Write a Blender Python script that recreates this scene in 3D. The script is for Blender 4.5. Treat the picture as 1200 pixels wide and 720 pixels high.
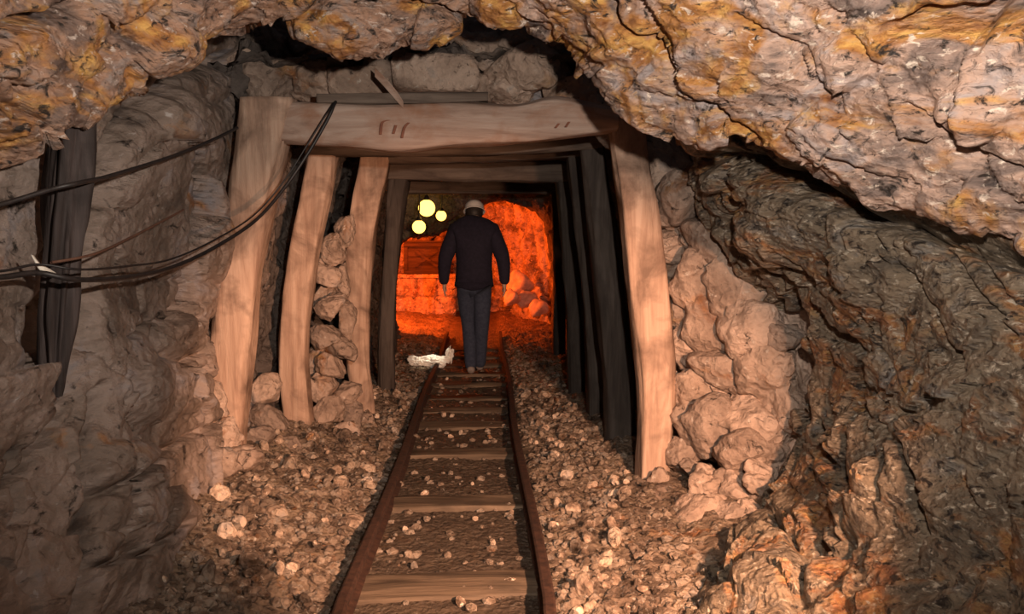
import bpy, math, random
import numpy as np
from mathutils import Vector, Matrix

for o in list(bpy.data.objects):
    bpy.data.objects.remove(o, do_unlink=True)
scene = bpy.context.scene
COL = scene.collection
random.seed(11)
RNG = np.random.RandomState(11)

# ------------------------------------------------------------------ camera
FPX = 1000.0                       # focal length in pixels of a 1200 x 720 frame
CAM = Vector((0.145, 0.0, 1.40))
YAW = math.atan(33.0 / FPX)
PITCH = math.atan(78.0 / FPX)
cam_data = bpy.data.cameras.new('camera')
cam_data.sensor_width = 36.0
cam_data.lens = 36.0 * FPX / 1200.0
cam_data.clip_start = 0.05
cam_data.clip_end = 200
cam = bpy.data.objects.new('camera', cam_data)
COL.objects.link(cam)
cam.location = CAM
cam.rotation_euler = (math.pi / 2 - PITCH, 0, -YAW)
scene.camera = cam
CAMROT = cam.rotation_euler.to_matrix()
CAMINV = np.array(CAMROT.inverted())


def P(px, py, Y):
    """world point seen at pixel (px,py), standing Y metres into the mine"""
    d = CAMROT @ Vector(((px - 600) / FPX, (360 - py) / FPX, -1.0))
    t = (Y - CAM.y) / d.y
    return CAM + d * t


def to_px(pts):
    q = (np.asarray(pts) - np.array(CAM)) @ CAMINV.T
    w = np.maximum(-q[:, 2], 1e-3)
    return np.stack([600 + FPX * q[:, 0] / w, 360 - FPX * q[:, 1] / w], 1)


# ------------------------------------------------------------------ world, lamps, exposure
world = bpy.data.worlds.new('world')
scene.world = world
world.use_nodes = True
bg = world.node_tree.nodes['Background']
bg.inputs[0].default_value = (0.80, 0.84, 1.0, 1)      # faint cool ambient fill, added evenly from all sides
bg.inputs[1].default_value = 0.028

scene.view_settings.view_transform = 'Standard'
scene.view_settings.look = 'None'
scene.view_settings.exposure = 0.0
scene.view_settings.gamma = 1.0
scene.view_settings.use_curve_mapping = False


def aim(o, target):
    o.rotation_euler = (Vector(target) - o.location).to_track_quat('-Z', 'Y').to_euler()


def lamp(name, kind, loc, energy, color, size=0.05, target=None, spot=None, blend=0.5):
    d = bpy.data.lights.new(name, kind)
    d.energy = energy
    d.color = color
    if kind in ('POINT', 'SPOT'):
        d.shadow_soft_size = size
    if kind == 'SPOT':
        d.spot_size = math.radians(spot)
        d.spot_blend = blend
    o = bpy.data.objects.new(name, d)
    COL.objects.link(o)
    o.location = loc
    if target is not None:
        aim(o, target)
    return o


# camera flash just above the lens, a warm mine lamp by the right wall, the red lamps of the far chamber
lamp('roof_lamp', 'SPOT', (0.45, 0.55, 1.71), 350, (1.0, 0.87, 0.75), 0.03,
     target=(0.55, 3.0, 2.45), spot=140, blend=0.9)
lamp('warm_mine_lamp', 'SPOT', (1.22, 1.15, 1.30), 1080, (1.0, 0.53, 0.31), 0.04,
     target=(0.0, 5.0, 0.08), spot=58, blend=0.6)
lamp('red_chamber_lamp', 'POINT', (-1.75, 13.5, 1.15), 480, (1.0, 0.11, 0.010), 0.15)
lamp('red_wall_lamp', 'POINT', (-1.2, 15.3, 2.0), 120, (1.0, 0.10, 0.009), 0.15)
# unseen spot added to brighten the crumpled sheet on the floor
lamp('added_sheet_spot', 'SPOT', (0.02, 9.24, 1.72), 170, (1.0, 0.88, 0.66), 0.02, target=(-0.47, 9.32, 0.03), spot=15, blend=0.8)


# ------------------------------------------------------------------ noise
_perm = RNG.permutation(256)
_perm = np.concatenate([_perm, _perm, _perm])
_g = RNG.normal(size=(256, 3))
_g /= np.linalg.norm(_g, axis=1)[:, None]
_r = RNG.rand(256, 4)


def _hash(i, j, k):
    return _perm[(_perm[(_perm[i & 255] + j) & 255] + k) & 255]


def perlin(p):
    p = np.asarray(p, float)
    i = np.floor(p).astype(int)
    f = p - i
    u = f * f * f * (f * (f * 6 - 15) + 10)
    out = np.zeros(len(p))
    for dx in (0, 1):
        wx = u[:, 0] if dx else 1 - u[:, 0]
        for dy in (0, 1):
            wy = u[:, 1] if dy else 1 - u[:, 1]
            for dz in (0, 1):
                wz = u[:, 2] if dz else 1 - u[:, 2]
                g = _g[_hash(i[:, 0] + dx, i[:, 1] + dy, i[:, 2] + dz)]
                d = g[:, 0] * (f[:, 0] - dx) + g[:, 1] * (f[:, 1] - dy) + g[:, 2] * (f[:, 2] - dz)
                out += wx * wy * wz * d
    return out * 1.5


def fbm(p, oct=4, gain=0.5):
    p = np.asarray(p, float)
    a, s, out = 1.0, 1.0, np.zeros(len(p))
    for o in range(oct):
        out += a * perlin(p * s + o * 17.3)
        a *= gain
        s *= 2.03
    return out


def worley(p):
    """F1, F2 and a tilted-facet height per cell"""
    p = np.asarray(p, float)
    i = np.floor(p).astype(int)
    n = len(p)
    f1 = np.full(n, 9.0); f2 = np.full(n, 9.0)
    hh = np.zeros(n)
    for dx in (-1, 0, 1):
        for dy in (-1, 0, 1):
            for dz in (-1, 0, 1):
                c = i + np.array([dx, dy, dz])
                h = _hash(c[:, 0], c[:, 1], c[:, 2])
                q = c + _r[h][:, :3]
                v = p - q
                d = np.sqrt((v * v).sum(1))
                facet = (_g[h] * v).sum(1) * 1.1 + (_r[h][:, 3] - 0.5) * 0.9
                closer = d < f1
                f2 = np.where(closer, f1, np.minimum(f2, d))
                hh = np.where(closer, facet, hh)
                f1 = np.where(closer, d, f1)
    return f1, f2, hh


def poly_dist(q, line):
    d = np.full(len(q), 1e9)
    L = np.array(line, float)
    for a, b in zip(L[:-1], L[1:]):
        ab = b - a
        t = np.clip(((q - a) @ ab) / (ab @ ab), 0, 1)
        d = np.minimum(d, np.linalg.norm(q - (a + t[:, None] * ab), axis=1))
    return d


# ------------------------------------------------------------------ objects
def link(name, mesh, mat=None, parent=None):
    o = bpy.data.objects.new(name, mesh)
    COL.objects.link(o)
    if mat is not None and mesh is not None:
        mesh.materials.append(mat)
    if parent is not None:
        o.parent = parent
    return o


def empty(name, loc=(0, 0, 0)):
    o = bpy.data.objects.new(name, None)
    o.empty_display_size = 0.1
    COL.objects.link(o)
    o.location = loc
    return o


def tag(o, label=None, cat=None, group=None, kind=None):
    if label: o['label'] = label
    if cat: o['category'] = cat
    if group: o['group'] = group
    if kind: o['kind'] = kind
    return o


def mesh_np(name, verts, faces, smooth=True):
    me = bpy.data.meshes.new(name)
    verts = np.asarray(verts, np.float32)
    faces = np.asarray(faces, np.int32)
    k = faces.shape[1]
    me.vertices.add(len(verts)); me.vertices.foreach_set('co', verts.ravel())
    me.loops.add(faces.size); me.loops.foreach_set('vertex_index', faces.ravel())
    me.polygons.add(len(faces))
    me.polygons.foreach_set('loop_start', np.arange(0, faces.size, k, dtype=np.int32))
    me.polygons.foreach_set('loop_total', np.full(len(faces), k, np.int32))
    me.polygons.foreach_set('use_smooth', np.full(len(faces), smooth))
    me.update(calc_edges=True)
    me.validate()
    return me


def grid_faces(nu, nv, wrap_v=False):
    idx = np.arange(nu * nv).reshape(nu, nv)
    if wrap_v:
        idx = np.concatenate([idx, idx[:, :1]], 1)
    a = idx[:-1, :-1].ravel(); b = idx[:-1, 1:].ravel(); c = idx[1:, 1:].ravel(); d = idx[1:, :-1].ravel()
    return np.stack([a, b, c, d], 1)


def catmull(ctrl, n):
    """ctrl (k, ...) -> n samples along the first axis"""
    ctrl = np.asarray(ctrl, float)
    k = len(ctrl)
    t = np.linspace(0, k - 1, n)
    i = np.minimum(t.astype(int), k - 2)
    f = (t - i).reshape((-1,) + (1,) * (ctrl.ndim - 1))
    g = lambda j: ctrl[np.clip(j, 0, k - 1)]
    p0, p1, p2, p3 = g(i - 1), g(i), g(i + 1), g(i + 2)
    return 0.5 * (2 * p1 + (p2 - p0) * f + (2 * p0 - 5 * p1 + 4 * p2 - p3) * f * f + (3 * p1 - p0 - 3 * p2 + p3) * f ** 3)


def rock_disp(p, big=0.10, facet=0.06, fs=2.2, facet2=0.02, fs2=6.5, fine=0.012, crack=0.03, stretch=(1, 1, 1), dip=None):
    q = p * np.array(stretch)
    if dip is not None:
        q = (p @ np.array(dip)) * np.array(stretch)
    wq = q + 0.18 * np.stack([perlin(q * 2.3 + 5), perlin(q * 2.3 + 31), perlin(q * 2.3 + 71)], 1)
    d = big * fbm(q * 0.9, 3)
    f1, f2, h = worley(wq * fs)
    d += facet * h - crack * np.clip(1 - (f2 - f1) / 0.09, 0, 1) ** 1.5
    f1, f2, h = worley(wq * fs2 + 13.7)
    d += facet2 * h - crack * 0.35 * np.clip(1 - (f2 - f1) / 0.12, 0, 1)
    d += fine * fbm((0.6 * p + 0.4 * q) * 11.0, 4, 0.6)
    return d


def patch(name, ctrl, nu, nv, mat, parent=None, grooves=(), bulges=(), inward=None, **kw):
    """smooth surface through a control grid of world points, broken up into rock"""
    c = np.array([[tuple(p) for p in row] for row in ctrl])
    s = catmull(c, nu)
    s = np.swapaxes(catmull(np.swapaxes(s, 0, 1), nv), 0, 1)
    du = np.gradient(s, axis=0); dv = np.gradient(s, axis=1)
    nrm = np.cross(du, dv)
    nrm /= np.maximum(np.linalg.norm(nrm, axis=2, keepdims=True), 1e-9)
    s = s.reshape(-1, 3); nrm = nrm.reshape(-1, 3)
    tgt = np.array(inward if inward is not None else (CAM.x, 1.0, CAM.z))
    mid = len(s) // 2 + nv // 2
    if (nrm[mid] * (tgt - s[mid])).sum() < 0:
        nrm = -nrm
        flip = True
    else:
        flip = False
    d = rock_disp(s, **kw)
    px = to_px(s)
    jit = 9 * np.stack([perlin(s * 9), perlin(s * 9 + 40)], 1)
    for line, w, dep in grooves:
        dd = poly_dist(px + jit, line)
        d -= dep * np.exp(-(dd / w) ** 2)
    for (bx, by, rx, ry, h) in bulges:
        r = ((px[:, 0] + jit[:, 0] - bx) / rx) ** 2 + ((px[:, 1] + jit[:, 1] - by) / ry) ** 2
        d += h * np.clip(1 - r, 0, 1) ** 0.5
    v = s + nrm * d[:, None]
    F = grid_faces(nu, nv)
    F = F if not flip else F[:, ::-1]
    me = mesh_np(name, v, F)
    return link(name, me, mat, parent)


# ------------------------------------------------------------------ materials
def new_mat(name):
    m = bpy.data.materials.new(name)
    m.use_nodes = True
    nt = m.node_tree
    return m, nt, nt.nodes['Principled BSDF']


def ramp(nt, fac, stops):
    r = nt.nodes.new('ShaderNodeValToRGB')
    e = r.color_ramp.elements
    while len(e) < len(stops):
        e.new(0.5)
    for x, (pos, c) in zip(e, stops):
        x.position = pos
        x.color = (c[0], c[1], c[2], 1)
    nt.links.new(fac, r.inputs[0])
    return r.outputs[0]


def mixc(nt, fac, a, b, mode='MIX'):
    n = nt.nodes.new('ShaderNodeMix')
    n.data_type = 'RGBA'
    n.blend_type = mode
    if isinstance(fac, float): n.inputs[0].default_value = fac
    else: nt.links.new(fac, n.inputs[0])
    for s, k in ((a, 6), (b, 7)):
        if isinstance(s, tuple): n.inputs[k].default_value = (s[0], s[1], s[2], 1)
        else: nt.links.new(s, n.inputs[k])
    return n.outputs[2]


def noise(nt, vec, scale, detail=6, rough=0.6, dist=0.0):
    n = nt.nodes.new('ShaderNodeTexNoise')
    n.inputs['Scale'].default_value = scale
    n.inputs['Detail'].default_value = detail
    n.inputs['Roughness'].default_value = rough
    n.inputs['Distortion'].default_value = dist
    nt.links.new(vec, n.inputs['Vector'])
    return n.outputs['Fac']


def rock_mat(name, base, accent, accent_amt=0.5, pale=(0.6, 0.5, 0.45), pale_amt=0.66, scale=1.0,
             stretch=(1, 1, 1), rot=(0, 0, 0), rough=0.6, bump=0.5, spec=0.4, dark=(0.03, 0.022, 0.018), dark_amt=0.4, vary=0.0):
    m, nt, b = new_mat(name)
    geo = nt.nodes.new('ShaderNodeNewGeometry')
    mp = nt.nodes.new('ShaderNodeMapping')
    mp.inputs['Rotation'].default_value = rot
    mp.inputs['Scale'].default_value = stretch
    nt.links.new(geo.outputs['Position'], mp.inputs['Vector'])
    v = mp.outputs['Vector']
    n1 = noise(nt, v, 2.1 * scale, 8, 0.62, 0.6)
    col = ramp(nt, n1, base)
    # iron-stained patches
    n2 = noise(nt, v, 1.5 * scale, 5, 0.6, 1.2)
    f2 = ramp(nt, n2, [(accent_amt, (0, 0, 0)), (accent_amt + 0.10, (1, 1, 1))])
    n2b = noise(nt, v, 7 * scale, 4, 0.6, 0.4)
    acc = ramp(nt, n2b, accent)
    col = mixc(nt, f2, col, acc)
    # pale mineral grains
    n3 = noise(nt, v, 13 * scale, 5, 0.65, 0.5)
    f3 = ramp(nt, n3, [(pale_amt - 0.06, (0, 0, 0)), (pale_amt + 0.02, (1, 1, 1))])
    col = mixc(nt, f3, col, pale)
    # dark mineral streaks
    n4 = noise(nt, v, 9 * scale, 6, 0.7, 0.8)
    f4 = ramp(nt, n4, [(dark_amt - 0.07, (1, 1, 1)), (dark_amt + 0.02, (0, 0, 0))])
    col = mixc(nt, f4, col, dark)
    if vary:
        oi = nt.nodes.new('ShaderNodeObjectInfo')
        tone = ramp(nt, oi.outputs['Random'], [(0.0, (1 - vary,) * 3), (0.5, (1.0, 0.96, 0.92)), (1.0, (1 + vary, 1 + 0.9 * vary, 1 + 0.8 * vary))])
        col = mixc(nt, 1.0, col, tone, 'MULTIPLY')
    nt.links.new(col, b.inputs['Base Color'])
    b.inputs['Roughness'].default_value = rough
    b.inputs['Specular IOR Level'].default_value = spec
    n5 = noise(nt, v, 34 * scale, 8, 0.68, 0.3)
    vo = nt.nodes.new('ShaderNodeTexVoronoi')
    vo.inputs['Scale'].default_value = 15 * scale
    nt.links.new(v, vo.inputs['Vector'])
    ad = nt.nodes.new('ShaderNodeMath'); ad.operation = 'ADD'
    nt.links.new(n5, ad.inputs[0]); nt.links.new(vo.outputs['Distance'], ad.inputs[1])
    bp = nt.nodes.new('ShaderNodeBump')
    bp.inputs['Strength'].default_value = bump
    bp.inputs['Distance'].default_value = 0.03
    nt.links.new(ad.outputs[0], bp.inputs['Height'])
    nt.links.new(bp.outputs[0], b.inputs['Normal'])
    return m


def wood_mat(name, stops, axis='Z', rough=0.75, scale=1.0, stain=(0.10, 0.07, 0.05), stain_amt=0.62):
    m, nt, b = new_mat(name)
    geo = nt.nodes.new('ShaderNodeNewGeometry')
    mp = nt.nodes.new('ShaderNodeMapping')
    sc = {'Z': (9, 9, 0.9), 'X': (0.9, 9, 9), 'Y': (9, 0.9, 9)}[axis]
    mp.inputs['Scale'].default_value = [s * scale for s in sc]
    nt.links.new(geo.outputs['Position'], mp.inputs['Vector'])
    v = mp.outputs['Vector']
    n1 = noise(nt, v, 1.6, 6, 0.6, 0.8)
    col = ramp(nt, n1, stops)
    n2 = noise(nt, geo.outputs['Position'], 3.5, 5, 0.6, 0.5)
    f2 = ramp(nt, n2, [(stain_amt - 0.1, (0, 0, 0)), (stain_amt + 0.12, (1, 1, 1))])
    col = mixc(nt, f2, col, stain)
    nt.links.new(col, b.inputs['Base Color'])
    b.inputs['Roughness'].default_value = rough
    b.inputs['Specular IOR Level'].default_value = 0.25
    n3 = noise(nt, v, 4.0, 6, 0.65, 0.3)
    bp = nt.nodes.new('ShaderNodeBump')
    bp.inputs['Strength'].default_value = 0.5
    bp.inputs['Distance'].default_value = 0.015
    nt.links.new(n3, bp.inputs['Height'])
    nt.links.new(bp.outputs[0], b.inputs['Normal'])
    return m


def plain_mat(name, a, b2, scale=20, rough=0.6, metal=0.0, bump=0.2):
    m, nt, b = new_mat(name)
    geo = nt.nodes.new('ShaderNodeNewGeometry')
    n1 = noise(nt, geo.outputs['Position'], scale, 5, 0.6)
    nt.links.new(ramp(nt, n1, [(0.35, a), (0.65, b2)]), b.inputs['Base Color'])
    b.inputs['Roughness'].default_value = rough
    b.inputs['Metallic'].default_value = metal
    bp = nt.nodes.new('ShaderNodeBump')
    bp.inputs['Strength'].default_value = bump
    bp.inputs['Distance'].default_value = 0.01
    nt.links.new(n1, bp.inputs['Height'])
    nt.links.new(bp.outputs[0], b.inputs['Normal'])
    return m


def glow_mat(name, col, strength):
    m, nt, b = new_mat(name)
    b.inputs['Base Color'].default_value = (*col, 1)
    b.inputs['Emission Color'].default_value = (*col, 1)
    b.inputs['Emission Strength'].default_value = strength
    return m


ORANGE = [(0.30, (0.20, 0.075, 0.03)), (0.5, (0.50, 0.23, 0.07)), (0.68, (0.75, 0.44, 0.13))]
RUST = [(0.30, (0.14, 0.06, 0.035)), (0.5, (0.30, 0.14, 0.06)), (0.68, (0.42, 0.25, 0.10))]
M_ROOF = rock_mat('ochre_schist', [(0.33, (0.09, 0.07, 0.065)), (0.43, (0.30, 0.215, 0.18)), (0.52, (0.58, 0.385, 0.295)), (0.60, (0.46, 0.37, 0.345)), (0.70, (0.25, 0.24, 0.26))],
                  ORANGE, 0.48, (0.84, 0.70, 0.58), 0.645, 1.5, (0.9, 1.0, 1.8), (0, 0.62, 0.2), 0.42, 0.7, 0.5, dark_amt=0.43)
M_ROOFL = rock_mat('brown_schist', [(0.33, (0.09, 0.065, 0.06)), (0.43, (0.24, 0.16, 0.125)), (0.52, (0.42, 0.25, 0.17)), (0.60, (0.34, 0.26, 0.225)), (0.70, (0.27, 0.24, 0.25))],
                   ORANGE, 0.49, (0.68, 0.57, 0.50), 0.65, 1.6, (0.9, 1.0, 1.8), (0, -0.7, 0.2), 0.45, 0.7, 0.5, dark_amt=0.43)
M_LEFT = rock_mat('grey_schist', [(0.32, (0.09, 0.07, 0.06)), (0.45, (0.21, 0.16, 0.13)), (0.56, (0.31, 0.24, 0.205)), (0.68, (0.25, 0.24, 0.26))],
                  RUST, 0.60, (0.42, 0.38, 0.36), 0.69, 1.0, (1.0, 1.0, 1.7), (0, -0.6, 0.1), 0.55, 0.6, 0.4)
M_RIGHT = rock_mat('olive_schist', [(0.30, (0.09, 0.075, 0.06)), (0.45, (0.18, 0.14, 0.10)), (0.58, (0.26, 0.20, 0.14)), (0.70, (0.20, 0.19, 0.18))],
                   RUST, 0.52, (0.50, 0.43, 0.34), 0.63, 2.1, (0.9, 1.0, 1.7), (0, 0.75, 0.25), 0.45, 0.8, 0.5, dark_amt=0.45)
M_STONE = rock_mat('dusty_stone', [(0.32, (0.20, 0.145, 0.115)), (0.46, (0.38, 0.285, 0.23)), (0.58, (0.50, 0.38, 0.31)), (0.70, (0.33, 0.29, 0.27))],
                   RUST, 0.60, (0.58, 0.51, 0.45), 0.68, 1.6, (1, 1, 1), (0, 0, 0), 0.65, 0.8, 0.35, dark_amt=0.38, vary=0.25)
M_FLOOR = rock_mat('brown_ballast', [(0.30, (0.08, 0.055, 0.04)), (0.45, (0.20, 0.14, 0.10)), (0.58, (0.31, 0.225, 0.155)), (0.70, (0.36, 0.28, 0.21))],
                   RUST, 0.60, (0.62, 0.54, 0.46), 0.66, 2.2, (1, 1, 1), (0, 0, 0), 0.6, 0.9, 0.4, dark_amt=0.42)
M_RUBBLE = rock_mat('rubble_stone', [(0.38, (0.10, 0.07, 0.05)), (0.47, (0.40, 0.29, 0.22)), (0.55, (0.68, 0.53, 0.41)), (0.68, (0.50, 0.44, 0.40))],
                    RUST, 0.62, (0.72, 0.64, 0.55), 0.64, 2.4, (1, 1, 1), (0, 0, 0), 0.34, 0.9, 0.6, dark_amt=0.40, vary=0.6)
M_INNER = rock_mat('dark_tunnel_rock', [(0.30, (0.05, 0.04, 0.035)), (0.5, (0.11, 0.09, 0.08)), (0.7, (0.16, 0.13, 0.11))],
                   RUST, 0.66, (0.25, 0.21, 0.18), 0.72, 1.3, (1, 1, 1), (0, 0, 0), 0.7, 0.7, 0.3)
M_FAR = rock_mat('chamber_rock', [(0.34, (0.12, 0.09, 0.07)), (0.46, (0.34, 0.27, 0.21)), (0.56, (0.56, 0.46, 0.36)), (0.68, (0.70, 0.60, 0.50))],
                 RUST, 0.58, (0.8, 0.7, 0.6), 0.64, 1.2, (1, 1, 1), (0, 0, 0), 0.6, 0.7, 0.4)
M_PALE = plain_mat('pale_stone', (0.50, 0.40, 0.30), (0.88, 0.76, 0.60), 9, 0.6, 0, 0.8)  # paler than the rest of the chamber rock
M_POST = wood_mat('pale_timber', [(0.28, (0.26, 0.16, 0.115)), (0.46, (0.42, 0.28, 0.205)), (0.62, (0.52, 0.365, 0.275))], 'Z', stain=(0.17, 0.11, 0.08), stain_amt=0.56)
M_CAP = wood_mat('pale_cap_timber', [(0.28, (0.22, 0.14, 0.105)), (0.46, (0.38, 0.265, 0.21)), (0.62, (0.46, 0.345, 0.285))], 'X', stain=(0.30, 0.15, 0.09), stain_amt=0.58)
M_POST_SHADED = wood_mat('shaded_timber', [(0.28, (0.028, 0.021, 0.018)), (0.46, (0.058, 0.045, 0.038)), (0.62, (0.09, 0.072, 0.062))], 'Z', stain=(0.045, 0.034, 0.03))  # shadow inside the tunnel is put into this post colour
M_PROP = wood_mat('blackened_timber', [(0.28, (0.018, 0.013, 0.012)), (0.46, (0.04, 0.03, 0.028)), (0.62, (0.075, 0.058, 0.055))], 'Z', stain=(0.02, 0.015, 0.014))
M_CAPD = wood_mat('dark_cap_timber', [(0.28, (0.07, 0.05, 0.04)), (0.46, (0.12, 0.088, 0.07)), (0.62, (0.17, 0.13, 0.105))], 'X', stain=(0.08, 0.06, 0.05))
M_TIE = wood_mat('sleeper_wood', [(0.28, (0.045, 0.032, 0.023)), (0.46, (0.105, 0.075, 0.052)), (0.62, (0.18, 0.13, 0.09))], 'X', stain=(0.08, 0.06, 0.045))
M_RAIL = plain_mat('rusty_steel', (0.03, 0.014, 0.010), (0.07, 0.032, 0.020), 30, 0.75, 0.2, 0.4)
M_CABLE = plain_mat('black_cable', (0.012, 0.010, 0.010), (0.025, 0.02, 0.02), 40, 0.5, 0, 0.1)
M_CABLER = plain_mat('brown_cable', (0.10, 0.045, 0.03), (0.14, 0.07, 0.045), 40, 0.6, 0, 0.1)
M_TIEW = plain_mat('pale_twine', (0.75, 0.68, 0.58), (0.9, 0.84, 0.74), 60, 0.7)
M_JACKET = plain_mat('navy_cloth', (0.006, 0.005, 0.016), (0.012, 0.010, 0.026), 30, 0.9)
M_JEANS = plain_mat('denim', (0.020, 0.028, 0.055), (0.038, 0.050, 0.085), 40, 0.9)
M_SKIN = plain_mat('skin', (0.42, 0.25, 0.18), (0.50, 0.31, 0.22), 15, 0.6)
M_HELMET = plain_mat('pale_helmet', (0.62, 0.60, 0.58), (0.75, 0.73, 0.70), 10, 0.35, 0, 0.02)
M_SHOE = plain_mat('grey_leather', (0.16, 0.13, 0.12), (0.24, 0.20, 0.18), 25, 0.6)
M_HAIR = plain_mat('dark_hair', (0.015, 0.012, 0.010), (0.03, 0.022, 0.018), 60, 0.6)
M_PAPER = plain_mat('white_sheet', (0.88, 0.86, 0.80), (0.95, 0.93, 0.88), 12, 0.7)
M_BOX = wood_mat('chest_wood', [(0.28, (0.018, 0.012, 0.009)), (0.46, (0.038, 0.026, 0.019)), (0.62, (0.07, 0.05, 0.038))], 'X', stain=(0.04, 0.03, 0.02))
M_INK = plain_mat('red_paint', (0.17, 0.06, 0.035), (0.24, 0.09, 0.05), 30, 0.8)
M_BULB = glow_mat('lamp_glow', (1.0, 0.56, 0.10), 4.0)

# ------------------------------------------------------------------ the setting: roof slabs
def rim_slab(name, rim, up, mat, parent, nu=170, nv=420, grooves=(), bulges=(), lift=0.0, **kw):
    """rim: lower edge (px,py,Y); up: matching points (px,py,Y) at or past the frame, nearer the camera"""
    R0 = [P(*r) + Vector((0, 0, lift)) for r in rim]
    U = [P(*u) for u in up]
    rows = []
    back2 = [p + Vector((0, 0.55, 0.55)) for p in R0]
    back1 = [p + Vector((0, 0.16, 0.10)) for p in R0]
    m1 = [a.lerp(b, 0.33) + Vector((0, 0, -0.02)) for a, b in zip(R0, U)]
    m2 = [a.lerp(b, 0.66) + Vector((0, 0, -0.02)) for a, b in zip(R0, U)]
    far = [b + (b - a) * 0.8 for a, b in zip(R0, U)]
    far2 = [b + (b - a) * 1.3 + Vector((0, -0.8, 0.25)) for a, b in zip(R0, U)]
    rows = [back2, back1, R0, m1, m2, U, far, far2]
    return patch(name, rows, nu, nv, mat, parent, grooves, bulges, **kw)


ceiling = tag(empty('ceiling'), 'jagged overhanging slabs of ochre and grey schist roof', None, None, 'structure')
DIPR = np.array(Matrix.Rotation(0.62, 3, 'Y'))
DIPL = np.array(Matrix.Rotation(-0.7, 3, 'Y'))
rim_slab('rock_slab',
         [(520, -60, 3.7), (548, 20, 3.6), (575, 42, 3.55), (620, 47, 3.5), (668, 68, 3.45), (700, 105, 3.4), (735, 140, 3.35),
          (775, 163, 3.3), (820, 183, 3.2), (862, 172, 3.1), (935, 203, 2.95), (1020, 238, 2.8), (1110, 262, 2.6), (1210, 296, 2.4), (1400, 350, 2.0)],
         [(500, -120, 3.3), (560, -110, 3.0), (610, -105, 2.9), (670, -100, 2.75), (740, -95, 2.65), (810, -90, 2.55), (870, -80, 2.5),
          (930, -75, 2.4), (1000, -70, 2.3), (1070, -70, 2.2), (1150, -60, 2.1), (1240, -40, 2.0), (1320, 0, 1.9), (1420, 60, 1.75), (1600, 150, 1.4)],
         M_ROOF, ceiling, lift=0.03, big=0.06, facet=0.07, fs=2.0, facet2=0.034, fs2=6.5, fine=0.014, crack=0.008, stretch=(0.65, 0.9, 1.6), dip=DIPR,
         grooves=[([(690, -10), (740, 40), (790, 85), (850, 150), (905, 185)], 5, 0.10),
                  ([(860, 20), (900, 50), (950, 62), (965, 110), (1000, 160)], 4, 0.05),
                  ([(1040, 35), (1090, 40), (1140, 45), (1160, 28), (1215, 15)], 9, 0.26),
                  ([(560, -5), (620, 35), (700, 75)], 4, 0.04),
                  ([(1060, 130), (1140, 178), (1210, 195)], 4, 0.05),
                  ([(880, 30), (935, 70), (950, 100)], 4, 0.05)],
         bulges=[(1142, 128, 48, 36, 0.07), (975, 78, 40, 34, 0.05), (830, 70, 45, 40, 0.03), (720, 40, 40, 30, 0.03)])
rim_slab('rock_slab',
         [(-200, 260, 2.3), (20, 190, 2.5), (62, 166, 2.65), (92, 158, 2.75), (125, 128, 2.85), (152, 96, 2.95), (185, 76, 3.0), (215, 60, 3.05),
          (240, 38, 3.1), (262, 20, 3.15), (310, -12, 3.2), (360, -50, 3.2)],
         [(-400, 120, 1.7), (-200, 40, 1.8), (-140, 10, 1.9), (-100, -30, 2.0), (-50, -60, 2.1), (0, -80, 2.2), (40, -100, 2.25), (90, -110, 2.35),
          (140, -120, 2.4), (190, -120, 2.5), (240, -130, 2.6), (330, -140, 2.7)],
         M_ROOFL, ceiling, nu=170, nv=340, lift=0.05, big=0.05, facet=0.06, fs=2.0, facet2=0.03, fs2=6.5, fine=0.014, crack=0.008,
         stretch=(0.65, 0.9, 1.6), dip=DIPL,
         grooves=[([(-20, 40), (30, 28), (62, 20), (85, 8), (110, -5)], 9, 0.26), ([(5, 110), (30, 130), (60, 165)], 4, 0.04)],
         bulges=[(190, 50, 45, 28, 0.05)])
rim_slab('rock_slab',
         [(40, 170, 3.2), (80, 130, 3.3), (112, 95, 3.35), (160, 68, 3.45), (212, 52, 3.5), (255, 58, 3.55), (290, 60, 3.6), (345, 60, 3.6), (395, 72, 3.65),
          (430, 76, 3.65), (478, 60, 3.7), (500, 64, 3.7), (555, 38, 3.7), (600, 20, 3.75), (680, 0, 3.8)],
         [(40, 40, 2.75), (70, 0, 2.8), (110, -40, 2.85), (160, -60, 2.9), (200, -80, 2.95), (245, -90, 3.0), (290, -90, 3.05), (340, -95, 3.1), (390, -95, 3.1),
          (430, -95, 3.15), (475, -95, 3.2), (500, -95, 3.2), (550, -95, 3.25), (600, -95, 3.3), (680, -95, 3.3)],
         M_ROOFL, ceiling, nu=140, nv=360, lift=0.05, big=0.02, facet=0.04, fs=2.0, facet2=0.022, fs2=6, fine=0.014, crack=0.012,
         stretch=(0.55, 0.8, 1.9), dip=DIPL,
         grooves=[([(290, 60), (325, 45), (360, 28), (405, 4)], 7, 0.16), ([(395, 12), (440, 14), (500, 8), (560, 30)], 6, 0.14)],
         bulges=[])

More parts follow.
